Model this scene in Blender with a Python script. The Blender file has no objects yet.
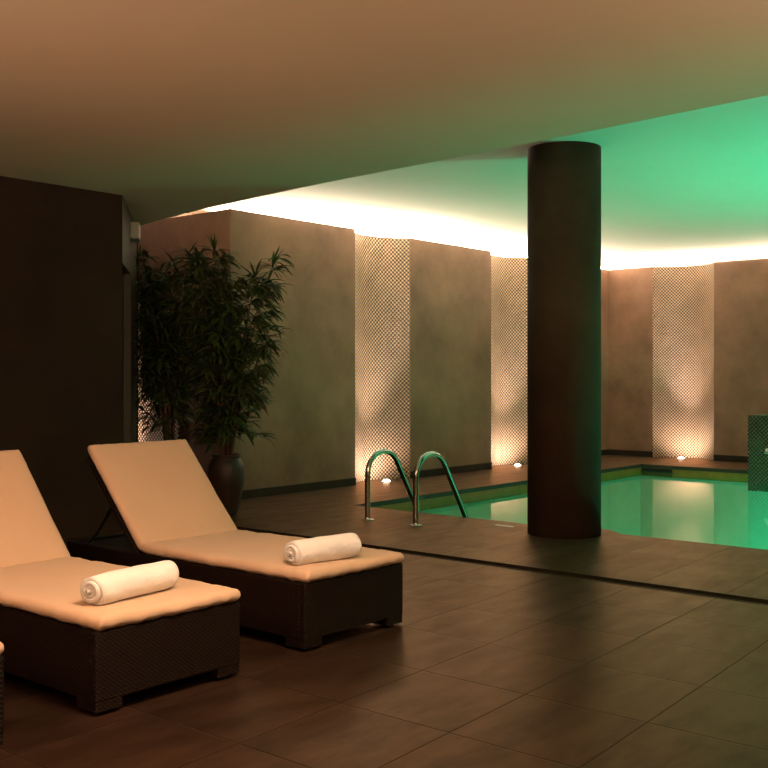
import bpy, bmesh, math, random
from mathutils import Vector, Matrix, noise
random.seed(7)
PI = math.pi
S = bpy.context.scene
COL = S.collection

# ------------------------------------------------------------------ helpers
def link(name, me, mat=None, parent=None, smooth=False, loc=None):
    o = bpy.data.objects.new(name, me)
    COL.objects.link(o)
    if mat: me.materials.append(mat)
    if parent: o.parent = parent
    if loc: o.location = loc
    if smooth:
        for p in me.polygons: p.use_smooth = True
    return o

def obj(name, bm, mat=None, parent=None, smooth=False, loc=None, normals=True):
    if normals: bmesh.ops.recalc_face_normals(bm, faces=bm.faces)
    me = bpy.data.meshes.new(name)
    bm.to_mesh(me); bm.free()
    return link(name, me, mat, parent, smooth, loc)

def thing(name, label, cat, loc=(0, 0, 0), rz=0, group=None):
    o = bpy.data.objects.new(name, None)
    o.empty_display_size = 0.1
    COL.objects.link(o)
    o.location = loc; o.rotation_euler = (0, 0, rz)
    return tag(o, label, cat, group)

def tag(o, label, cat, group=None, kind=None):
    o['label'] = label; o['category'] = cat
    if group: o['group'] = group
    if kind: o['kind'] = kind
    return o

def struct(o):
    o['kind'] = 'structure'
    return o

def box(bm, lo, hi, bevel=0.0, seg=2):
    vs = [bm.verts.new((x, y, z)) for x in (lo[0], hi[0]) for y in (lo[1], hi[1]) for z in (lo[2], hi[2])]
    F = [(0, 1, 3, 2), (4, 6, 7, 5), (0, 4, 5, 1), (2, 3, 7, 6), (0, 2, 6, 4), (1, 5, 7, 3)]
    fs = [bm.faces.new([vs[i] for i in f]) for f in F]
    if bevel:
        es = list({e for f in fs for e in f.edges})
        bmesh.ops.bevel(bm, geom=es, offset=bevel, segments=seg, affect='EDGES', profile=0.5)

def prism(bm, pts, z0, z1):
    a = [bm.verts.new((p[0], p[1], z0)) for p in pts]
    b = [bm.verts.new((p[0], p[1], z1)) for p in pts]
    n = len(pts)
    for i in range(n):
        j = (i + 1) % n
        bm.faces.new((a[i], a[j], b[j], b[i]))
    f1 = bm.faces.new(b); f0 = bm.faces.new(list(reversed(a)))
    f0.normal_update(); f1.normal_update()
    bmesh.ops.triangulate(bm, faces=[f0, f1])

def lathe(bm, prof, n=48, c=(0, 0, 0)):
    rings = []
    for r, z in prof:
        if r < 1e-6:
            rings.append([bm.verts.new((c[0], c[1], c[2] + z))])
        else:
            rings.append([bm.verts.new((c[0] + r * math.cos(2 * PI * k / n), c[1] + r * math.sin(2 * PI * k / n), c[2] + z)) for k in range(n)])
    for a, b in zip(rings, rings[1:]):
        for k in range(n):
            l = (k + 1) % n
            if len(a) == 1 and len(b) == 1: continue
            if len(a) == 1: bm.faces.new((a[0], b[l], b[k]))
            elif len(b) == 1: bm.faces.new((a[k], a[l], b[0]))
            else: bm.faces.new((a[k], a[l], b[l], b[k]))

def tube(bm, pts, rad, n=12, caps=True):
    pts = [Vector(p) for p in pts]
    rr = rad if isinstance(rad, (list, tuple)) else [rad] * len(pts)
    rings = []; prev = None
    for i, p in enumerate(pts):
        d = (pts[min(i + 1, len(pts) - 1)] - pts[max(i - 1, 0)]).normalized()
        if prev is None:
            up = Vector((0, 0, 1)) if abs(d.z) < .9 else Vector((1, 0, 0))
            u = d.cross(up).normalized()
        else:
            u = (prev - d * prev.dot(d)).normalized()
        prev = u; v = d.cross(u)
        rings.append([bm.verts.new(p + (u * math.cos(2 * PI * k / n) + v * math.sin(2 * PI * k / n)) * rr[i]) for k in range(n)])
    for a, b in zip(rings, rings[1:]):
        for k in range(n):
            l = (k + 1) % n
            bm.faces.new((a[k], a[l], b[l], b[k]))
    if caps:
        bm.faces.new(rings[0]); bm.faces.new(rings[-1])

def box_uv(me):
    uv = me.uv_layers.new(name='UVMap')
    for p in me.polygons:
        n = p.normal; ax = max(range(3), key=lambda i: abs(n[i]))
        for li in p.loop_indices:
            c = me.vertices[me.loops[li].vertex_index].co
            uv.data[li].uv = (c.y, c.z) if ax == 0 else ((c.x, c.z) if ax == 1 else (c.x, c.y))

# ------------------------------------------------------------------ materials
def mat(name):
    m = bpy.data.materials.new(name); m.use_nodes = True
    nt = m.node_tree
    return m, nt, nt.nodes['Principled BSDF']

class N:
    """tiny node-building helper"""
    def __init__(s, nt): s.nt = nt
    def __call__(s, typ, **kw):
        n = s.nt.nodes.new(typ)
        ins = kw.pop('ins', {})
        for k, v in kw.items(): setattr(n, k, v)
        for k, v in ins.items():
            if hasattr(v, 'is_linked') or isinstance(v, bpy.types.NodeSocket): s.nt.links.new(v, n.inputs[k])
            else: n.inputs[k].default_value = v
        return n
    def m(s, op, a, b=None, c=None):
        n = s.nt.nodes.new('ShaderNodeMath'); n.operation = op
        for i, v in enumerate((a, b, c)):
            if v is None: continue
            if isinstance(v, (int, float)): n.inputs[i].default_value = v
            else: s.nt.links.new(v, n.inputs[i])
        return n.outputs[0]
    def mix(s, fac, a, b):
        n = s.nt.nodes.new('ShaderNodeMix'); n.data_type = 'RGBA'
        for i, v in ((0, fac), (6, a), (7, b)):
            if isinstance(v, bpy.types.NodeSocket): s.nt.links.new(v, n.inputs[i])
            elif i == 0: n.inputs[0].default_value = v
            else: n.inputs[i].default_value = (*v, 1) if len(v) == 3 else v
        return n.outputs[2]
    def link(s, a, b): s.nt.links.new(a, b)

def noisy(name, c1, c2, scale=4, rough=.6, bump=.0, bscale=40, spec=.5, detail=6, stretch=(1, 1, 1)):
    m, nt, b = mat(name); n = N(nt)
    tc = n('ShaderNodeTexCoord')
    mp = n('ShaderNodeMapping', ins={'Vector': tc.outputs['Object'], 'Scale': stretch})
    t = n('ShaderNodeTexNoise', ins={'Vector': mp.outputs[0], 'Scale': scale, 'Detail': detail, 'Roughness': .62})
    r = n('ShaderNodeValToRGB', ins={'Fac': t.outputs[0]})
    r.color_ramp.elements[0].position = .32; r.color_ramp.elements[1].position = .68
    r.color_ramp.elements[0].color = (*c1, 1); r.color_ramp.elements[1].color = (*c2, 1)
    n.link(r.outputs[0], b.inputs['Base Color'])
    b.inputs['Roughness'].default_value = rough
    b.inputs['Specular IOR Level'].default_value = spec
    if bump:
        t2 = n('ShaderNodeTexNoise', ins={'Vector': mp.outputs[0], 'Scale': bscale, 'Detail': 4})
        bp = n('ShaderNodeBump', ins={'Strength': bump, 'Distance': .01, 'Height': t2.outputs[0]})
        n.link(bp.outputs[0], b.inputs['Normal'])
    return m

def plain(name, c, rough=.5, metal=0, spec=.5):
    m, nt, b = mat(name)
    b.inputs['Base Color'].default_value = (*c, 1); b.inputs['Roughness'].default_value = rough
    b.inputs['Metallic'].default_value = metal; b.inputs['Specular IOR Level'].default_value = spec
    return m

def emissive(name, c, s):
    m, nt, b = mat(name)
    b.inputs['Base Color'].default_value = (*c, 1)
    b.inputs['Emission Color'].default_value = (*c, 1); b.inputs['Emission Strength'].default_value = s
    return m

def floor_material():
    m, nt, b = mat('brown_stone_tile'); n = N(nt)
    geo = n('ShaderNodeNewGeometry'); sp = n('ShaderNodeSeparateXYZ', ins={0: geo.outputs['Position']})
    X, Y = sp.outputs[0], sp.outputs[1]
    u = n.m('DIVIDE', n.m('SUBTRACT', X, 3.34), .525)
    v = n.m('DIVIDE', n.m('SUBTRACT', n.m('SUBTRACT', Y, n.m('MULTIPLY', n.m('SUBTRACT', X, 3.34), .06)), 2.117), .494)
    def joint(c, w):
        fr = n.m('FRACT', c)
        d = n.m('MINIMUM', fr, n.m('SUBTRACT', 1, fr))
        return n.m('SMOOTH_MIN', n.m('DIVIDE', d, w), 1, .2)
    h = n.m('MINIMUM', joint(u, .011), joint(v, .011))      # 0 in the joint, 1 on the tile
    cell = n('ShaderNodeCombineXYZ', ins={0: n.m('FLOOR', u), 1: n.m('FLOOR', v)})
    wn = n('ShaderNodeTexWhiteNoise', noise_dimensions='2D', ins={'Vector': cell.outputs[0]})
    off = n('ShaderNodeVectorMath', operation='ADD', ins={0: geo.outputs['Position'], 1: n('ShaderNodeVectorMath', operation='SCALE', ins={0: wn.outputs['Color'], 'Scale': 9.0}).outputs[0]})
    mp = n('ShaderNodeMapping', ins={'Vector': off.outputs[0], 'Scale': (1.2, 3.4, 1)})
    t1 = n('ShaderNodeTexNoise', ins={'Vector': mp.outputs[0], 'Scale': 2.2, 'Detail': 7, 'Roughness': .62})
    r1 = n('ShaderNodeValToRGB', ins={'Fac': t1.outputs[0]})
    r1.color_ramp.elements[0].position = .3; r1.color_ramp.elements[1].position = .72
    r1.color_ramp.elements[0].color = FLOOR_A; r1.color_ramp.elements[1].color = FLOOR_B
    br = n.m('MULTIPLY_ADD', wn.outputs['Value'], .35, .82)
    tile = n('ShaderNodeVectorMath', operation='SCALE', ins={0: r1.outputs[0], 'Scale': br})
    col = n.mix(h, (.010, .007, .005), tile.outputs[0])
    rg = n.m('ADD', n.m('MULTIPLY_ADD', t1.outputs[0], .12, .29), n.m('MULTIPLY', n.m('SUBTRACT', 1, h), .2))
    hh = n.m('ADD', h, n.m('MULTIPLY', t1.outputs[0], .12))
    bp = n('ShaderNodeBump', ins={'Strength': .30, 'Distance': .003, 'Height': hh})
    df = n('ShaderNodeBsdfDiffuse', ins={'Color': col, 'Normal': bp.outputs[0]})
    gl = n('ShaderNodeBsdfGlossy', ins={'Color': FLOOR_G, 'Roughness': rg, 'Normal': bp.outputs[0]})
    fr = n('ShaderNodeFresnel', ins={'IOR': 1.30, 'Normal': bp.outputs[0]})
    mx = n('ShaderNodeMixShader', ins={0: n.m('MULTIPLY', n.m('MULTIPLY', fr.outputs[0], n.m('MULTIPLY_ADD', h, .62, .38)), n.m('MULTIPLY_ADD', t1.outputs[0], .8, .58)), 1: df.outputs[0], 2: gl.outputs[0]})
    out = [x for x in nt.nodes if x.type == 'OUTPUT_MATERIAL'][0]
    n.link(mx.outputs[0], out.inputs[0])
    return m

def mosaic_material(name, light, dark, pu=.046, pv=.047):
    m, nt, b = mat(name); n = N(nt)
    uv = n('ShaderNodeUVMap', uv_map='UVMap'); sp = n('ShaderNodeSeparateXYZ', ins={0: uv.outputs[0]})
    su = n.m('SINE', n.m('MULTIPLY', sp.outputs[0], 2 * PI / pu))
    sv = n.m('SINE', n.m('MULTIPLY', sp.outputs[1], 2 * PI / pv))
    s = n.m('MULTIPLY', su, sv)                                # checker of studs
    t = n('ShaderNodeTexNoise', ins={'Vector': uv.outputs[0], 'Scale': 2.5, 'Detail': 3})
    br = n.m('MULTIPLY_ADD', t.outputs[0], .7, .65)
    r = n('ShaderNodeValToRGB', ins={'Fac': n.m('MULTIPLY_ADD', s, .5, .5)})
    r.color_ramp.elements[0].position = .25; r.color_ramp.elements[0].color = (*dark, 1)
    r.color_ramp.elements[1].position = .88; r.color_ramp.elements[1].color = (*light, 1)
    em = r.color_ramp.elements.new(.50); em.color = (*[a * .34 for a in light], 1)
    lt = n('ShaderNodeVectorMath', operation='SCALE', ins={0: r.outputs[0], 'Scale': br})
    n.link(lt.outputs[0], b.inputs['Base Color'])
    bp = n('ShaderNodeBump', ins={'Strength': .8, 'Distance': .012, 'Height': s})
    n.link(bp.outputs[0], b.inputs['Normal'])
    b.inputs['Roughness'].default_value = .5
    b.inputs['Specular IOR Level'].default_value = .5
    return m

def wicker_material():
    m, nt, b = mat('dark_woven_rattan'); n = N(nt)
    uv = n('ShaderNodeUVMap', uv_map='UVMap'); sp = n('ShaderNodeSeparateXYZ', ins={0: uv.outputs[0]})
    a = n.m('SINE', n.m('MULTIPLY', sp.outputs[0], 2 * PI / .020))
    row = n.m('FLOOR', n.m('DIVIDE', sp.outputs[1], .008))
    sgn = n.m('SUBTRACT', n.m('MULTIPLY', n.m('MODULO', n.m('ABSOLUTE', row), 2), 2), 1)
    z = n.m('ABSOLUTE', n.m('SINE', n.m('MULTIPLY', sp.outputs[1], PI / .008)))
    h = n.m('MULTIPLY', n.m('MULTIPLY_ADD', n.m('MULTIPLY', a, sgn), .4, .6), z)
    t = n('ShaderNodeTexNoise', ins={'Vector': uv.outputs[0], 'Scale': 30, 'Detail': 3})
    c = n.mix(t.outputs[0], (.007, .0028, .0015), (.028, .0105, .005))
    c2 = n.mix(h, (.006, .004, .003), c)
    n.link(c2, b.inputs['Base Color'])
    bp = n('ShaderNodeBump', ins={'Strength': .9, 'Distance': .004, 'Height': h})
    n.link(bp.outputs[0], b.inputs['Normal'])
    b.inputs['Roughness'].default_value = .5; b.inputs['Specular IOR Level'].default_value = .12
    return m

def fabric(name, c1, c2, bscale=900, bump=.25, wr=7, wb=.4):
    m, nt, b = mat(name); n = N(nt)
    tc = n('ShaderNodeTexCoord')
    t = n('ShaderNodeTexNoise', ins={'Vector': tc.outputs['Object'], 'Scale': 5, 'Detail': 5})
    n.link(n.mix(t.outputs[0], c1, c2), b.inputs['Base Color'])
    w = n('ShaderNodeTexNoise', ins={'Vector': tc.outputs['Object'], 'Scale': wr, 'Detail': 3})
    f = n('ShaderNodeTexNoise', ins={'Vector': tc.outputs['Object'], 'Scale': bscale, 'Detail': 2})
    b1 = n('ShaderNodeBump', ins={'Strength': wb, 'Distance': .02, 'Height': w.outputs[0]})
    b2 = n('ShaderNodeBump', ins={'Strength': bump, 'Distance': .002, 'Height': f.outputs[0], 'Normal': b1.outputs[0]})
    n.link(b2.outputs[0], b.inputs['Normal'])
    b.inputs['Roughness'].default_value = .9; b.inputs['Specular IOR Level'].default_value = .15
    b.inputs['Sheen Weight'].default_value = .15
    return m

def water_material():
    m = bpy.data.materials.new('pool_water'); m.use_nodes = True
    nt = m.node_tree; nt.nodes.clear(); n = N(nt)
    tc = n('ShaderNodeNewGeometry')
    t = n('ShaderNodeTexNoise', ins={'Vector': tc.outputs['Position'], 'Scale': 2.3, 'Detail': 2})
    bp = n('ShaderNodeBump', ins={'Strength': .06, 'Distance': .02, 'Height': t.outputs[0]})
    fr = n('ShaderNodeFresnel', ins={'IOR': 1.33, 'Normal': bp.outputs[0]})
    tr = n('ShaderNodeBsdfTransparent', ins={'Color': (.64, .95, .82, 1)})
    gl = n('ShaderNodeBsdfGlossy', ins={'Roughness': .045, 'Normal': bp.outputs[0], 'Color': (1, 1, 1, 1)})
    mx = n('ShaderNodeMixShader', ins={0: fr.outputs[0], 1: tr.outputs[0], 2: gl.outputs[0]})
    out = n('ShaderNodeOutputMaterial'); n.link(mx.outputs[0], out.inputs[0])
    return m

FLOOR_A = (.011, .006, .004, 1); FLOOR_B = (.032, .017, .011, 1); FLOOR_G = (.66, .47, .33, 1)
M_floor = floor_material()
M_plaster = noisy('brown_plaster', (.20, .112, .070), (.375, .212, .136), scale=1.6, rough=.55, bump=.12, bscale=14, spec=.4, detail=9)
M_dark = noisy('dark_brown_wall_paint', (.026, .016, .011), (.040, .025, .018), scale=2, rough=.7, spec=.1)
M_column = noisy('dark_column_plaster', (.046, .029, .019), (.072, .046, .031), scale=2.2, rough=.8, bump=.08, bscale=20, spec=.15)
M_ceil = noisy('ceiling_paint', (.71, .59, .47), (.75, .63, .51), scale=.7, rough=.85, spec=.2)
M_ceil_pool = noisy('white_ceiling_paint', (.74, .74, .72), (.78, .78, .76), scale=.7, rough=.85, spec=.2)
M_mosaic = mosaic_material('pearl_mosaic', (.88, .60, .38), (.05, .020, .012))
M_mosaic_unlit = mosaic_material('unlit_mosaic', (.16, .13, .08), (.015, .012, .008))  # darker copy of the pearl mosaic, the block's unlit face put into its colours
M_base = noisy('dark_skirting', (.022, .015, .011), (.036, .025, .018), scale=5, rough=.5, spec=.25)
M_jamb = noisy('grey_green_jamb', (.10, .085, .06), (.13, .11, .08), scale=3, rough=.6)
M_door = plain('black_door', (.006, .005, .004), .5)
M_wicker = wicker_material()
M_cushion = fabric('tan_canvas', (.60, .43, .305), (.64, .465, .33), wb=.22)
M_towel = fabric('white_terry', (.88, .89, .90), (.92, .93, .94), bscale=420, bump=.9, wr=22, wb=.5)
M_steel = plain('brushed_steel', (.62, .60, .57), .22, 1)
M_metal_dark = plain('dark_metal', (.02, .016, .013), .45, .6)
M_basin = noisy('pale_pool_tile', (.56, .60, .50), (.64, .68, .58), scale=6, rough=.4)
M_water = water_material()
M_ochre = noisy('ochre_warm_light', (.30, .12, .02), (.40, .17, .03), scale=8, rough=.45)  # ochre stands in for warm light on the basin wall above the water
M_lip = plain('dark_coping_edge', (.030, .022, .017), .5)
M_leaf = noisy('dark_green_leaf', (.022, .042, .010), (.085, .115, .026), scale=9, rough=.5, spec=.25)
M_stem = noisy('reddish_cane', (.10, .045, .028), (.17, .085, .05), scale=14, rough=.6, stretch=(1, 1, .3))
M_clay = noisy('dark_clay', (.024, .012, .008), (.040, .022, .015), scale=5, rough=.5, bump=.2, bscale=18)
M_soil = noisy('soil', (.02, .014, .01), (.04, .028, .02), scale=40, rough=.95, bump=.6)
M_lens = emissive('lit_lamp_lens', (1, .86, .72), 14)
M_white = plain('white_plastic', (.62, .60, .54), .45)
M_slot = plain('black_slot', (.004, .004, .004), .6)
M_drain = noisy('dark_drain_grate', (.020, .010, .006), (.030, .016, .010), scale=20, rough=.8, spec=0)
M_pale = plain('pale_strip_surface', (.85, .80, .74), .4)

# ------------------------------------------------------------------ setting
HS, HP, HW = 2.60, 2.93, 2.815
PX0, PX1, PY0, PY1 = 7.20, 13.10, -3.5, 6.45      # pool
WY, WX = 7.60, 14.32                              # pool walls
CC, CR, BR = (6.95, 4.06), .277, .42              # column centre, radius, plinth bump radius

a0 = math.acos((PX0 - CC[0]) / BR)
arc = [(CC[0] + BR * math.cos(a), CC[1] + BR * math.sin(a)) for a in [-a0 + 2 * a0 * k / 24 for k in range(25)]]
deck = [(-4.5, -3.5), (PX0, -3.5)] + arc + [(PX0, PY1), (PX1, PY1), (PX1, -3.5), (15.2, -3.5), (15.2, 11.6), (-4.5, 11.6)]
bm = bmesh.new(); prism(bm, deck, -.045, 0)
floor = struct(obj('floor', bm, M_floor))
floor.data.materials.append(M_lip)
for p in floor.data.polygons:
    if abs(p.normal.z) < .5: p.material_index = 1

# basin under the deck lip
bm = bmesh.new()
e = .03
box(bm, (PX0 - e - .2, PY0 - .2, -1.35), (PX0 - e, PY1 + .2, -.045))
box(bm, (PX1 + e, PY0 - .2, -1.35), (PX1 + e + .2, PY1 + .2, -.045))
box(bm, (PX0 - e, PY1 + e, -1.35), (PX1 + e, PY1 + e + .2, -.045))
box(bm, (PX0 - e, PY0 - .2, -1.35), (PX1 + e, PY0, -.045))
box(bm, (PX0 - e - .2, PY0 - .2, -1.5), (PX1 + e + .2, PY1 + e + .2, -1.35))
struct(obj('pool_basin', bm, M_basin))
bm = bmesh.new()
vs = [bm.verts.new(p) for p in ((PX0 - e, PY0, -.10), (PX1 + e, PY0, -.10), (PX1 + e, PY1 + e, -.10), (PX0 - e, PY1 + e, -.10))]
bm.faces.new(vs)
tag(obj('pool_water', bm, M_water, normals=False), 'still green lit water filling the indoor pool', 'water', kind='stuff')

bm = bmesh.new()  # thin band added over the basin wall, warm light put into its colour
box(bm, (PX1 + e - .006, PY0, -.16), (PX1 + e, PY1 + e, -.045)); box(bm, (PX0 - e, PY1 + e - .006, -.16), (PX1 + e - .006, PY1 + e, -.045))
struct(obj('warm_light_band_1', bm, M_ochre))

# lower ceiling over the loungers, its curved edge towards the pool
edge = [(5.02, -3.5), (5.06, .3), (5.20, 1.88), (5.30, 2.86), (5.38, 3.75), (5.49, 5.19), (5.645, 6.43), (5.70, 6.82), (5.90, 7.77), (6.01, 8.13), (6.05, 8.6)]
def smooth(pts, n=6):
    out = []
    for i in range(len(pts) - 1):
        p0 = Vector(pts[max(i - 1, 0)]); p1 = Vector(pts[i]); p2 = Vector(pts[i + 1]); p3 = Vector(pts[min(i + 2, len(pts) - 1)])
        for k in range(n):
            t = k / n
            out.append(tuple(.5 * ((2 * p1) + (p2 - p0) * t + (2 * p0 - 5 * p1 + 4 * p2 - p3) * t * t + (3 * p1 - p0 - 3 * p2 + p3) * t ** 3)))
    out.append(tuple(pts[-1]))
    return out
bm = bmesh.new()
prism(bm, smooth([(p[0], p[1], 0) for p in edge]) + [(6.05, 11.6), (-4.5, 11.6), (-4.5, -3.5)], HS, HP)
struct(obj('ceiling_lower', bm, M_ceil))
bm = bmesh.new(); box(bm, (-4.5, -3.5, HP), (15.4, 11.6, HP + .1))
struct(obj('ceiling_pool', bm, M_ceil_pool))

# dark wall behind the loungers and its angled return
C0, C1 = (4.855, 6.74), (6.02, 8.13)
bm = bmesh.new(); box(bm, (-4.5, C0[1], 0), (C0[0] - .001, C0[1] + .2, HS))
struct(obj('wall_left', bm, M_dark))
d = Vector((C1[0] - C0[0], C1[1] - C0[1], 0)); L = d.length; d.normalize()
ang = math.atan2(d.y, d.x)
def on_return(s, off=0.0, z=0.0):      # s along the return, off out towards the passage
    return Vector((C0[0] + d.x * s + d.y * off, C0[1] + d.y * s - d.x * off, z))
def ret_obj(name, boxes, m, parent=None, bevel=0):
    bm = bmesh.new()
    for lo, hi in boxes: box(bm, lo, hi, bevel)
    o = obj(name, bm, m, parent)
    if parent is None:
        o.location = (C0[0], C0[1], 0); o.rotation_euler = (0, 0, ang)
    return o
DS0, DS1, DH = .03, .95, 2.08
struct(ret_obj('wall_return', [((0, 0, DH), (L, .16, HS)), ((DS1, 0, 0), (L, .16, DH)), ((0, 0.05, 0), (DS0, .16, DH))], M_jamb))
struct(ret_obj('door_1', [((DS0, .06, 0), (DS1, .10, DH))], M_door))
bm = bmesh.new(); box(bm, (C1[0] - .12, C1[1] - .02, 0), (C1[0], 11.6, HS))
struct(obj('wall_passage', bm, M_dark))

# plaster walls round the pool, with curved mosaic niches between the panels
def niche(name, a, b, axis, label):
    w = b - a; sag = .24; R = (w * w / 4 + sag * sag) / (2 * sag); half = math.asin(w / 2 / R); n = 28
    bm = bmesh.new(); uvl = bm.loops.layers.uv.new('UVMap')
    def P(t, r, z):
        u = (a + b) / 2 + r * math.sin(t); v = r * math.cos(t) - (R - sag)
        return (u, WY + v, z) if axis == 'x' else (WX + v, u, z)
    ts = [-half + 2 * half * k / n for k in range(n + 1)]
    F = [[bm.verts.new(P(t, R, z)) for t in ts] for z in (0, HW)]
    B = [[bm.verts.new(P(t, R + .025, z)) for t in ts] for z in (0, HW)]
    faces = []
    for k in range(n):
        for q in ((F[0][k], F[0][k + 1], F[1][k + 1], F[1][k]), (B[0][k + 1], B[0][k], B[1][k], B[1][k + 1]), (F[1][k], F[1][k + 1], B[1][k + 1], B[1][k])):
            fa = bm.faces.new(q)
            for lp, kk in zip(fa.loops, (k, k + 1, k + 1, k)):
                lp[uvl].uv = (ts[kk] * R, lp.vert.co.z)
    for k in (0, n): bm.faces.new((F[0][k], F[1][k], B[1][k], B[0][k]))
    o = obj(name, bm, M_mosaic, smooth=False)
    return tag(o, label, 'mosaic panel', 'mosaic wall panels')

def wall_run(name, axis, lo, hi, niches):
    bm = bmesh.new()
    def bx(u0, u1, v0, v1, z0, z1):
        if axis == 'x': box(bm, (u0, WY + v0, z0), (u1, WY + v1, z1))
        else: box(bm, (WX + v0, u0, z0), (WX + v1, u1, z1))
    bx(lo, hi, .27, .42, 0, HW)
    cuts = [lo] + [c for nn in niches for c in nn] + [hi]
    for u0, u1 in zip(cuts[::2], cuts[1::2]): bx(u0, u1, 0, .271, 0, HW)
    w = struct(obj(name, bm, M_plaster))
    bm = bmesh.new()
    def bx2(u0, u1):
        if axis == 'x': box(bm, (u0, WY - .016, 0), (u1, WY + .0, .085), .004)
        else: box(bm, (WX - .016, u0, 0), (WX, u1, .085), .004)
    for u0, u1 in zip(cuts[::2], cuts[1::2]): bx2(u0, u1)
    struct(obj('baseboard_' + name.split('_')[1], bm, M_base))
    return w
N1, N2, N3 = (8.527, 9.493), (11.167, 12.13), (5.936, 6.87)
wall_run('wall_back', 'x', 6.96, WX + .05, [N1, N2])
wall_run('wall_right', 'y', -3.5, WY - .001, [N3])
niche('mosaic_panel', *N1, 'x', 'tall curved mosaic panel lit from the floor behind the pool ladder')
niche('mosaic_panel', *N2, 'x', 'tall curved mosaic panel half hidden behind the left side of the round column')
niche('mosaic_panel', *N3, 'y', 'tall curved mosaic panel mirrored in the pool on the right wall')
# wall that runs back beside the plants
bm = bmesh.new(); box(bm, (6.72, WY, 0), (6.9595, 11.6, HW)); struct(obj('wall_side', bm, M_plaster))
bm = bmesh.new(); box(bm, (6.704, WY - .016, 0), (6.96, WY, .085), .004); box(bm, (6.704, WY, 0), (6.72, 11.6, .085), .004); struct(obj('baseboard_side', bm, M_base))
# outer shell
bm = bmesh.new(); box(bm, (6.8, 8.75, 0), (15.4, 8.95, HP)); struct(obj('wall_outer_back', bm, M_ceil_pool))
bm = bmesh.new(); box(bm, (15.2, -3.5, 0), (15.4, 8.8, HP)); struct(obj('wall_outer_right', bm, M_ceil_pool))
bm = bmesh.new(); box(bm, (-4.7, -3.5, 0), (-4.5, 11.6, HP)); struct(obj('wall_rear', bm, M_dark))
bm = bmesh.new(); box(bm, (-4.7, -3.7, -1.5), (15.4, -3.5, HP)); struct(obj('wall_front', bm, M_dark))
bm = bmesh.new(); box(bm, (-4.7, 11.6, 0), (7.0, 11.8, HP)); struct(obj('wall_end', bm, M_dark))

# mosaic panel glimpsed behind the plants
bm = bmesh.new(); box(bm, (6.685, 8.35, 0), (6.719, 9.75, 2.0), 0)
o = obj('mosaic_panel', bm, M_mosaic); box_uv(o.data)
tag(o, 'brightly lit mosaic panel glimpsed through the leaves beside the dark wall', 'mosaic panel', 'mosaic wall panels')

# ------------------------------------------------------------------ column
bm = bmesh.new(); lathe(bm, [(0, 0), (CR, 0), (CR, HP), (0, HP)], 96, (CC[0], CC[1], 0))
o = obj('column', bm, M_column)
for p in o.data.polygons: p.use_smooth = abs(p.normal.z) < .5
tag(o, 'thick round dark brown column standing at the pool edge', 'column')

# ------------------------------------------------------------------ drain channel in the floor
dr = thing('drain_channel', 'long dark drain strip running across the tiled floor', 'drain', (5.52, 3.0, 0))
bm = bmesh.new(); box(bm, (-.052, -6.2, .0005), (.052, 3.9, .003)); obj('grate', bm, M_drain, dr)
bm = bmesh.new()
for s in (-1, 1): box(bm, (s * .057 - .004, -6.2, .0005), (s * .057 + .004, 3.9, .004))
obj('frame', bm, M_base, dr)

# ------------------------------------------------------------------ pool ladder
def rail(bm):
    path = [(0, 0), (.0, .30), (.005, .40)]
    return path
ld = thing('pool_ladder', 'polished steel pool ladder handrails at the pool edge', 'ladder', (6.53, 5.425, 0))
RP = [(0, .0), (0, .15), (0, .30), (.002, .40), (.015, .46), (.045, .515), (.09, .552), (.145, .570), (.205, .565), (.258, .535), (.298, .49), (.33, .43), (.40, .29), (.50, .09), (.62, -.15), (.72, -.35)]
for y0 in (.255, -.255):
    pts = smooth([(x * 1.25, y0, z * .985) for x, z in RP], 4)
    bm = bmesh.new(); tube(bm, pts, .023, 16)
    r = obj('handrail', bm, M_steel, ld, smooth=True)
    bm = bmesh.new(); lathe(bm, [(0, .001), (.052, .001), (.052, .007), (.046, .012), (.026, .016), (.024, .024), (0, .024)], 28, (0, y0, 0))
    obj('flange', bm, M_steel, r, smooth=False)

# ------------------------------------------------------------------ floor uplights
UPL = [((9.0, 7.55), (0, .10), 'small round floor light glowing below the mosaic panel behind the ladder'),
       ((11.72, 7.55), (0, .10), 'small round floor light glowing left of the round column'),
       ((14.26, 6.40), (.10, 0), 'small round floor light glowing by the right wall across the pool'),
       ((6.52, 9.0), (.10, 0), 'small round floor light glowing behind the potted plants')]
for (x, y), tl, lab in UPL:
    t = thing('floor_uplight', lab, 'floor light', (x, y, 0), 0, 'round floor lights below the mosaic panels')
    bm = bmesh.new(); lathe(bm, [(.045, .001), (.066, .001), (.066, .006), (.060, .010), (.045, .010), (.045, .001)], 32)
    obj('ring', bm, M_steel, t)
    bm = bmesh.new(); lathe(bm, [(0, .034), (.02, .032), (.038, .022), (.0445, .010), (.0445, .001), (0, .001)], 28)
    obj('lens', bm, M_lens, t, smooth=True)

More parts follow.
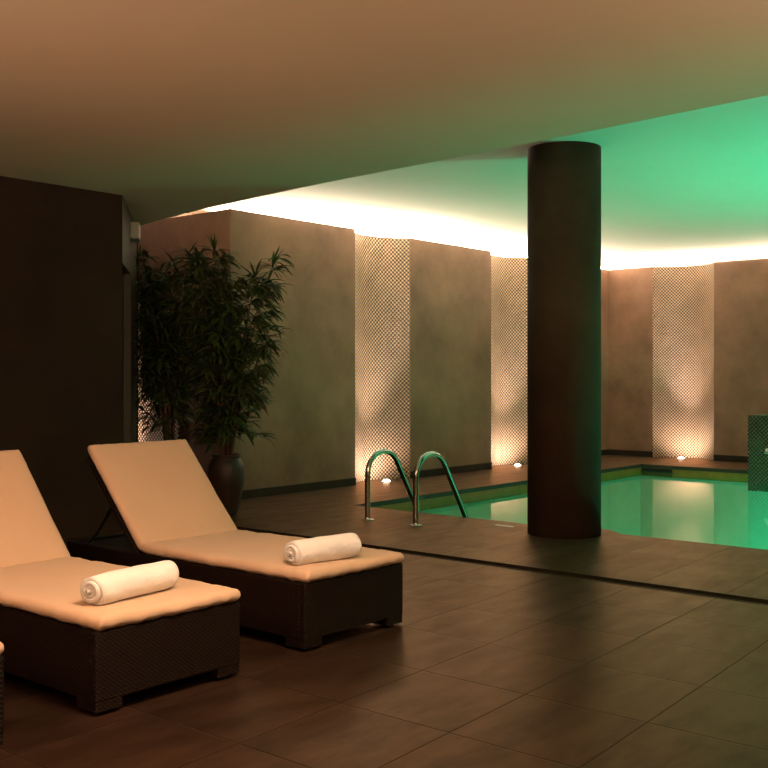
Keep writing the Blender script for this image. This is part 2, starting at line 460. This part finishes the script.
# ------------------------------------------------------------------ sun loungers
def cushion(w, l, t, seed, pucker=0.0, nx=26, ny=44, r=.026, drop=0.0):
    """flat pad, x across, y along, resting on z=0"""
    def axis(n, half):
        out = []
        for k in range(n + 1):
            s = -1 + 2 * k / n
            s = math.copysign(1 - (1 - abs(s)) ** 1.7, s)      # denser near the rims
            out.append(s * half)
        return out
    xs, ys = axis(nx, w / 2), axis(ny, l / 2)
    bm = bmesh.new(); grid = {}
    for top in (1, 0):
        for i, x in enumerate(xs):
            for j, y in enumerate(ys):
                rim = i in (0, nx) or j in (0, ny)
                if rim and not top: grid[0, i, j] = grid[1, i, j]; continue
                dd = min(w / 2 - abs(x), l / 2 - abs(y))
                cu = (abs(x) / (w / 2)) ** 14 * (abs(y) / (l / 2)) ** 20            # soften the corners in plan
                px, py = x * (1 - .035 * cu), y * (1 - .012 * cu)
                e = math.sqrt(max(0, 1 - (1 - min(dd / r, 1)) ** 2))
                nz = noise.noise((x * 3 + seed, y * 3, seed)) * .008 + noise.noise((x * 11, y * 11, seed + 4)) * .002
                z = t / 2 + (t / 2 * e if top else -t / 2 * e)
                if top: z += nz * e - .006 * math.exp(-(dd / .05) ** 2)
                if pucker:
                    near = math.exp(-max(dd, 0) / .035)
                    z += pucker * near * noise.noise((x * 30 + seed, y * 30, 3.1))
                    py += pucker * near * noise.noise((x * 20 + seed, 7, 1.3))
                grid[top, i, j] = bm.verts.new((px, py, z))
    for top in (1, 0):
        for i in range(nx):
            for j in range(ny):
                q = [grid[top, i, j], grid[top, i + 1, j], grid[top, i + 1, j + 1], grid[top, i, j + 1]]
                if not top: q.reverse()
                try: bm.faces.new(q)
                except ValueError: pass
    return bm

LW, LL, BH, HY, TILT = .676, 1.82, .300, .27, math.radians(47)
def make_lounger(label):
    t = thing('sun_lounger', label, 'sun lounger', (0, 0, 0), 0, 'rattan sun loungers in a row')
    w, l = LW / 2, LL / 2
    bm = bmesh.new()                                           # woven box: apron all round, platform inside
    box(bm, (-w, -l, .050), (w, -l + .035, BH), .008); box(bm, (-w, l - .035, .050), (w, l, BH), .008)
    box(bm, (-w, -l + .034, .050), (-w + .035, l - .034, BH), .008); box(bm, (w - .035, -l + .034, .050), (w, l - .034, BH), .008)
    box(bm, (-w + .034, -l + .034, .20), (w - .034, l - .034, BH - .012))
    b = obj('base', bm, M_wicker, t); box_uv(b.data)
    for sx in (-1, 1):
        for sy in (-1, 1):
            bm = bmesh.new()
            x0, x1 = sorted((sx * (w - .002), sx * (w - .115))); y0, y1 = sorted((sy * (l - .002), sy * (l - .125)))
            box(bm, (x0, y0, .012), (x1, y1, .060), .006)
            lg = obj('leg', bm, M_wicker, t); box_uv(lg.data)
            bm = bmesh.new(); lathe(bm, [(0, 0), (.018, 0), (.018, .014), (0, .014)], 14, ((x0 + x1) / 2, (y0 + y1) / 2, 0))
            obj('foot_glide', bm, M_metal_dark, lg)
    # raised backrest
    R = Matrix.Translation((0, HY, BH - .01)) @ Matrix.Rotation(TILT, 4, 'X')
    bm = bmesh.new()
    box(bm, (-w + .01, 0, -.028), (w - .01, .66, .002), .006)
    fr = obj('backrest_frame', bm, M_wicker, t); box_uv(fr.data); fr.matrix_local = R
    bm = cushion(LW - .01, .70, .058, 3.3, .003, ny=30)
    bmesh.ops.translate(bm, verts=bm.verts, vec=(0, .355, .004))
    bc = obj('back_cushion', bm, M_cushion, t, smooth=True); bc.matrix_local = R
    for sx in (-1, 1):
        a = R @ Vector((sx * (w - .05), .36, -.03)); q = Vector((sx * (w - .05), HY + .50, BH + .0))
        m_ = (a + q) / 2 + Vector((0, .03, -.05))
        bm = bmesh.new(); tube(bm, smooth([tuple(a), tuple(a.lerp(m_, .5)), tuple(m_), tuple(q)], 4), .009, 10)
        obj('strut', bm, M_metal_dark, t, smooth=True)
    # seat cushion
    ls = HY + l + .012
    bm = cushion(LW + .004, ls, .058, 9.1, .010)
    bmesh.ops.translate(bm, verts=bm.verts, vec=(0, -l + ls / 2 - .016, BH + .001))
    obj('seat_cushion', bm, M_cushion, t, smooth=True)
    return t

def dup(root, label):
    r = root.copy(); COL.objects.link(r); r['label'] = label
    for ch in list(root.children):
        c = ch.copy(); COL.objects.link(c); c.parent = r
        for g in ch.children:
            k = g.copy(); COL.objects.link(k); k.parent = c
    return r
lg1 = make_lounger('rattan sun lounger with tan cushion and rolled towel, nearest the round column')
lg2 = dup(lg1, 'rattan sun lounger with tan cushion and rolled towel, its backrest cut by the left edge')
lg3 = dup(lg1, 'rattan sun lounger at the far left edge, only its foot corner in view')
lg1.location = (3.557, 3.16 + LL / 2, 0)
lg2.location = (2.474, 3.12 + LL / 2, 0)
lg3.location = (1.436, 3.09 + LL / 2, 0)

# ------------------------------------------------------------------ rolled towels
def towel(label, a, b, r, seed):
    a, b = Vector(a), Vector(b); mid = (a + b) / 2; Lt = (b - a).length
    bm = bmesh.new()
    turns, n, th = 3.6, 150, r / 4.1
    xs = [-Lt / 2 + Lt * k / 22 for k in range(23)]
    outer = []
    def spiral(s, x):
        ang = 2 * PI * turns * s + 1.81
        rad = r * (.10 + .90 * s)
        rad += noise.noise((x * 9 + seed, ang * .8, s * 3)) * .008 * s
        tel = math.sin(s * 9 + seed) * .004 + (1 - s) * .012            # layers telescope a little at the ends
        xx = x + (tel if x > 0 else -tel) * (abs(x) / (Lt / 2)) ** 6 - math.copysign((.012 * s ** 6), x) * (abs(x) / (Lt / 2)) ** 8
        pinch = 1 - .10 * (abs(x) / (Lt / 2)) ** 10 * s
        y, z = rad * pinch * math.cos(ang), rad * pinch * math.sin(ang)
        z = z * .93 if z > 0 else max(z * .95, -r * .88)                 # sits flat underneath
        return (xx, y * 1.04, z)
    rows = [[bm.verts.new(spiral(k / n, x)) for k in range(n + 1)] for x in xs]
    for i in range(len(xs) - 1):
        for k in range(n): bm.faces.new((rows[i][k], rows[i][k + 1], rows[i + 1][k + 1], rows[i + 1][k]))
    o = obj('rolled_towel', bm, M_towel, smooth=True, normals=False)
    sol = o.modifiers.new('thick', 'SOLIDIFY'); sol.thickness = th * .80; sol.offset = -1
    o.location = mid + Vector((0, 0, r * .88)); o.rotation_euler = (0, 0, math.atan2(b.y - a.y, b.x - a.x))
    return tag(o, label, 'towel', 'rolled white towels')
CT = BH + .058 + .001
towel('rolled white towel lying on the lounger whose backrest is cut by the left edge', (2.205, 3.255, CT), (2.625, 3.335, CT), .067, 2.0)
towel('rolled white towel lying on the foot of the lounger nearest the column', (3.262, 3.285, CT), (3.625, 3.235, CT), .066, 8.0)

# ------------------------------------------------------------------ potted plants
def leaf(bm, base, dirv, length, width, droop, roll):
    dirv = dirv.normalized()
    side = dirv.cross(Vector((0, 0, 1)))
    if side.length < .05: side = Vector((1, 0, 0))
    side.normalize(); side = (Matrix.Rotation(roll, 3, dirv) @ side)
    for f_ in (0, .5, 1):
        q = FOL_ORG + base + dirv * length * f_
        off = (q.x - C0[0]) * d.y - (q.y - C0[1]) * d.x
        if (off < .005 and q.y < C1[1] + .1) or q.x > 6.70 or (q.x > 6.6 and q.y > WY - .02) or q.z < .1: return
    prof = (.25, .9, 1.0, .62, .0); n = len(prof)
    rows = []; p = base.copy(); dv = dirv.copy()
    for k, wk in enumerate(prof):
        up = side.cross(dv).normalized()
        if wk > 0:
            rows.append((bm.verts.new(p + side * width * wk / 2 + up * width * .14 * wk), bm.verts.new(p), bm.verts.new(p - side * width * wk / 2 + up * width * .14 * wk)))
        else: rows.append((bm.verts.new(p),))
        p = p + dv * length / (n - 1)
        dv = (dv + Vector((0, 0, -droop / (n - 1)))).normalized()
    for a, b in zip(rows, rows[1:]):
        if len(b) == 3:
            bm.faces.new((a[0], a[1], b[1], b[0])); bm.faces.new((a[1], a[2], b[2], b[1]))
        else:
            bm.faces.new((a[0], a[1], b[0])); bm.faces.new((a[1], a[2], b[0]))

def pot(parent, k=1.0):
    prof = [(0, 0), (.085, 0), (.095, .02), (.12, .12), (.152, .25), (.166, .34), (.158, .42), (.128, .475), (.112, .49), (.122, .505), (.126, .515), (.118, .522), (.104, .515), (.100, .49), (.11, .46), (0, .46)]
    bm = bmesh.new(); lathe(bm, [(r * k, z * k) for r, z in prof], 48)
    p = obj('pot', bm, M_clay, parent, smooth=True)
    bm = bmesh.new(); lathe(bm, [(0, .47 * k), (.106 * k, .468 * k), (.106 * k, .462 * k), (0, .462 * k)], 24); obj('soil', bm, M_soil, parent)

def plant(loc, label, stems, rnd, k=1.0, leaves_per=9, leaf_len=(.13, .23)):
    global FOL_ORG
    FOL_ORG = Vector(loc)
    R = random.Random(rnd)
    t = thing('potted_plant', label, 'plant', loc, 0, 'tall potted plants by the wall')
    pot(t, k)
    fb = bmesh.new()
    for (sx, sy, h, lean, az, low) in stems:
        base = Vector((sx, sy, .45 * k)); pts = []
        ld_ = Vector((math.cos(az), math.sin(az), 0))
        for q in range(9):
            f = q / 8
            pts.append(base + Vector((0, 0, (h - .45 * k) * f)) + ld_ * lean * f ** 1.6 + Vector((noise.noise((f * 3, rnd, sx * 9)), noise.noise((f * 3, sy * 9, rnd)), 0)) * .05 * f)
        bm = bmesh.new(); tube(bm, pts, [.014 - .009 * q / 8 for q in range(9)], 8)
        obj('stem', bm, M_stem, t, smooth=True)
        nb = int((h - low) / .028)
        for i in range(nb):
            z = low + (h - low) * (i + R.random()) / nb
            f = min(max((z - .45 * k) / (h - .45 * k), 0), 1)
            q = min(int(f * 8), 7); p = pts[q].lerp(pts[q + 1], f * 8 - q)
            a = R.uniform(0, 2 * PI); el = R.uniform(-.1, .8)
            blen = R.uniform(.08, .30) * (1.1 - .45 * f)
            bd = Vector((math.cos(a) * math.cos(el), math.sin(a) * math.cos(el), math.sin(el)))
            tip = p + bd * blen
            tube(fb, [p, p.lerp(tip, .5) + Vector((0, 0, .01)), tip], [.004, .003, .002], 4, False)
            nl = leaves_per + R.randint(-2, 3)
            for j in range(nl):
                g = R.uniform(.35, 1) ** .6
                la = a + R.uniform(-1.9, 1.9); le = R.uniform(-.65, .55)
                leaf(fb, p.lerp(tip, g), Vector((math.cos(la) * math.cos(le), math.sin(la) * math.cos(le), math.sin(le))), R.uniform(*leaf_len), R.uniform(.018, .034), R.uniform(.3, 1.3), R.uniform(-.5, .5))
        # crown
        for j in range(16):
            la = R.uniform(0, 2 * PI); le = R.uniform(-.1, 1.1)
            leaf(fb, pts[-1], Vector((math.cos(la) * math.cos(le), math.sin(la) * math.cos(le), math.sin(le))), R.uniform(*leaf_len), R.uniform(.015, .025), R.uniform(.3, 1.1), 0)
    obj('foliage', fb, M_leaf, t, smooth=True, normals=False)
    return t
plant((6.02, 6.86, 0), 'tall dark green plant in a brown clay urn beside the baseboard',
      [(.03, -.02, 2.15, .36, -.9, .85), (-.03, .02, 2.20, .22, 2.3, .62), (.0, .03, 1.75, .20, 1.6, .60), (.03, .03, 1.9, .10, -2.4, .62), (.02, -.04, 1.5, .30, -.8, .62), (.0, -.02, 2.28, .12, 2.2, 1.2), (.04, .0, 2.05, .22, -1.0, 1.0)], 3)
plant((5.86, 7.45, 0), 'tall leafy plant with reddish canes right beside the dark wall, mosaic glinting through it',
      [(.0, .0, 2.2, .18, .6, 1.1), (.03, .02, 2.0, .26, -.6, 1.0), (-.02, .03, 1.75, .2, 1.2, .95), (.02, -.03, 2.28, .15, -1.2, 1.2), (-.03, -.02, 2.05, .16, 2.3, .9), (-.02, .0, 1.5, .22, 2.6, .7), (.02, .03, 2.15, .62, 1.38, 1.0), (.03, .02, 1.75, .55, 1.25, .75), (.0, .03, 2.3, .45, 1.5, 1.2)], 11)

# ------------------------------------------------------------------ small fixtures
wl = tag(ret_obj('wall_light', [((.86, -.075, 2.38), (1.14, -.001, 2.52))], M_white, None, .008), 'small pale emergency light box high on the wall by the dark doorway', 'wall light')
sk = thing('pool_skimmer', 'dark skimmer slot in the pool wall beside the lit mosaic reflection', 'skimmer', (PX1 + e - .010, 6.236, -.09))
bm = bmesh.new(); box(bm, (-.004, -.22, -.005), (.003, .22, .040)); obj('mouth', bm, M_slot, sk)
bm = bmesh.new()
box(bm, (-.010, -.24, -.012), (.002, .24, -.005))
obj('sill', bm, M_lip, sk)

fb = thing('fountain_block', 'low mosaic clad block rising from the pool at the right edge', 'fountain', (12.75, 4.17, -1.35))
bm = bmesh.new(); box(bm, (-.35, -.55, 1.17), (.378, .55, 2.08), .006)
o = obj('block', bm, M_mosaic_unlit, fb); box_uv(o.data)
bm = bmesh.new(); tube(bm, [(-.34, .27, 1.68), (-.40, .27, 1.69), (-.46, .27, 1.67), (-.49, .27, 1.63)], .035, 14); obj('spout', bm, M_steel, fb, smooth=True)
bm = bmesh.new(); box(bm, (-.085, -.022, .0), (.085, .022, .003), .001)  # thin pale slab lying on the coping
o = obj('pale_strip', bm, M_pale, None, False, (6.98, 4.62, .0005)); o.rotation_euler = (0, 0, 0)
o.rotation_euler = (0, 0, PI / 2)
tag(o, 'small pale strip on the coping left of the column', 'tile')

# ------------------------------------------------------------------ lights
def area(name, loc, direction, sx, sy, power, color, spread=PI):
    L_ = bpy.data.lights.new(name, 'AREA'); L_.shape = 'RECTANGLE'; L_.size = sx; L_.size_y = sy
    L_.energy = power; L_.color = color; L_.spread = spread
    o = bpy.data.objects.new(name, L_); COL.objects.link(o); o.location = loc
    o.rotation_euler = Vector(direction).to_track_quat('-Z', 'Y').to_euler()
    return o
def spot(name, loc, direction, power, color, ang, blend=.6, r=.03):
    L_ = bpy.data.lights.new(name, 'SPOT'); L_.energy = power; L_.color = color; L_.spot_size = ang; L_.spot_blend = blend; L_.shadow_soft_size = r
    o = bpy.data.objects.new(name, L_); COL.objects.link(o); o.location = loc
    o.rotation_euler = Vector(direction).to_track_quat('-Z', 'Y').to_euler()
    return o
def strip(name, p, q, face, width, power, color):
    p, q = Vector(p), Vector(q); L_ = bpy.data.lights.new(name, 'AREA'); L_.shape = 'RECTANGLE'
    L_.size = (q - p).length; L_.size_y = width; L_.energy = power; L_.color = color
    o = bpy.data.objects.new(name, L_); COL.objects.link(o)
    x = (q - p).normalized(); z = -Vector(face).normalized(); y = z.cross(x).normalized(); z = x.cross(y)
    o.matrix_world = Matrix.Translation((p + q) / 2) @ Matrix((x, y, z)).transposed().to_4x4()
    return o
COVE = (1, .76, .54)
strip('cove_tube', (7.3, WY + .75, HW - .01), (14.9, WY + .75, HW - .01), (0, -.75, .66), .06, 1500, COVE)
strip('cove_tube', (WX + .75, 8.2, HW - .01), (WX + .75, -2.5, HW - .01), (-.70, 0, .71), .06, 1150, COVE)
UPC = (1, .78, .66)
for (x, y), tl, lab in UPL:
    k = .32 if y > 8 else 1
    spot('uplight_beam', (x, y, .055), (tl[0] * .5, tl[1] * .5, 1), 340 * k, UPC, math.radians(46), 1, .03)
    spot('uplight_flood', (x, y, .055), (tl[0] * 8, tl[1] * 8, 1), 32 * k, UPC, math.radians(165), 1, .03)
# green pool lamps: in the basin, and the beam they send up through the water
GRN = (.02, 1, .52)
area('pool_lamp', (11.7, 3.4, -1.15), (1, .30, .08), .4, .2, 36, GRN, math.radians(150))
spot('pool_beam', (8.7, 1.5, -1.25), (0, .05, 1), 460, GRN, math.radians(145), 1, .2)
spot('pool_beam', (10.7, 1.2, -1.25), (-.03, .10, 1), 330, GRN, math.radians(112), 1, .2)
# unseen warm fill lights, added for the loungers and the lower ceiling
WRM = (1, .62, .38)
area('warm_fill_down', (2.3, 2.0, 2.59), (.10, .45, -1), .6, .6, 70, WRM, math.radians(125))
area('warm_fill_down', (1.2, -.6, 2.59), (.35, .5, -1), 1.0, 1.0, 30, WRM)
area('warm_fill_up', (-1.6, 2.2, 1.75), (.42, .18, .9), .9, .9, 310, WRM, math.radians(140))
area('warm_fill_up', (3.0, -1.4, 1.7), (.22, .50, .85), .9, .9, 120, WRM, math.radians(140))

W = bpy.data.worlds.new('World'); S.world = W; W.use_nodes = True
W.node_tree.nodes['Background'].inputs[0].default_value = (.9, .65, .45, 1)
W.node_tree.nodes['Background'].inputs[1].default_value = .01

# ------------------------------------------------------------------ camera
cam = bpy.data.cameras.new('Camera'); co = bpy.data.objects.new('Camera', cam); COL.objects.link(co)
cam.sensor_width = 36; cam.sensor_fit = 'HORIZONTAL'; cam.lens = 1040 / 768 * 36
cam.shift_y = -8 / 768
co.location = (0, 0, 1.2); co.rotation_euler = (PI / 2, 0, -math.atan2(.7648, .6444))
cam.clip_start = .05; cam.clip_end = 100
S.camera = co
vs = S.view_settings
vs.view_transform = 'Standard'; vs.look = 'None'; vs.exposure = 0; vs.gamma = 1; vs.use_curve_mapping = False
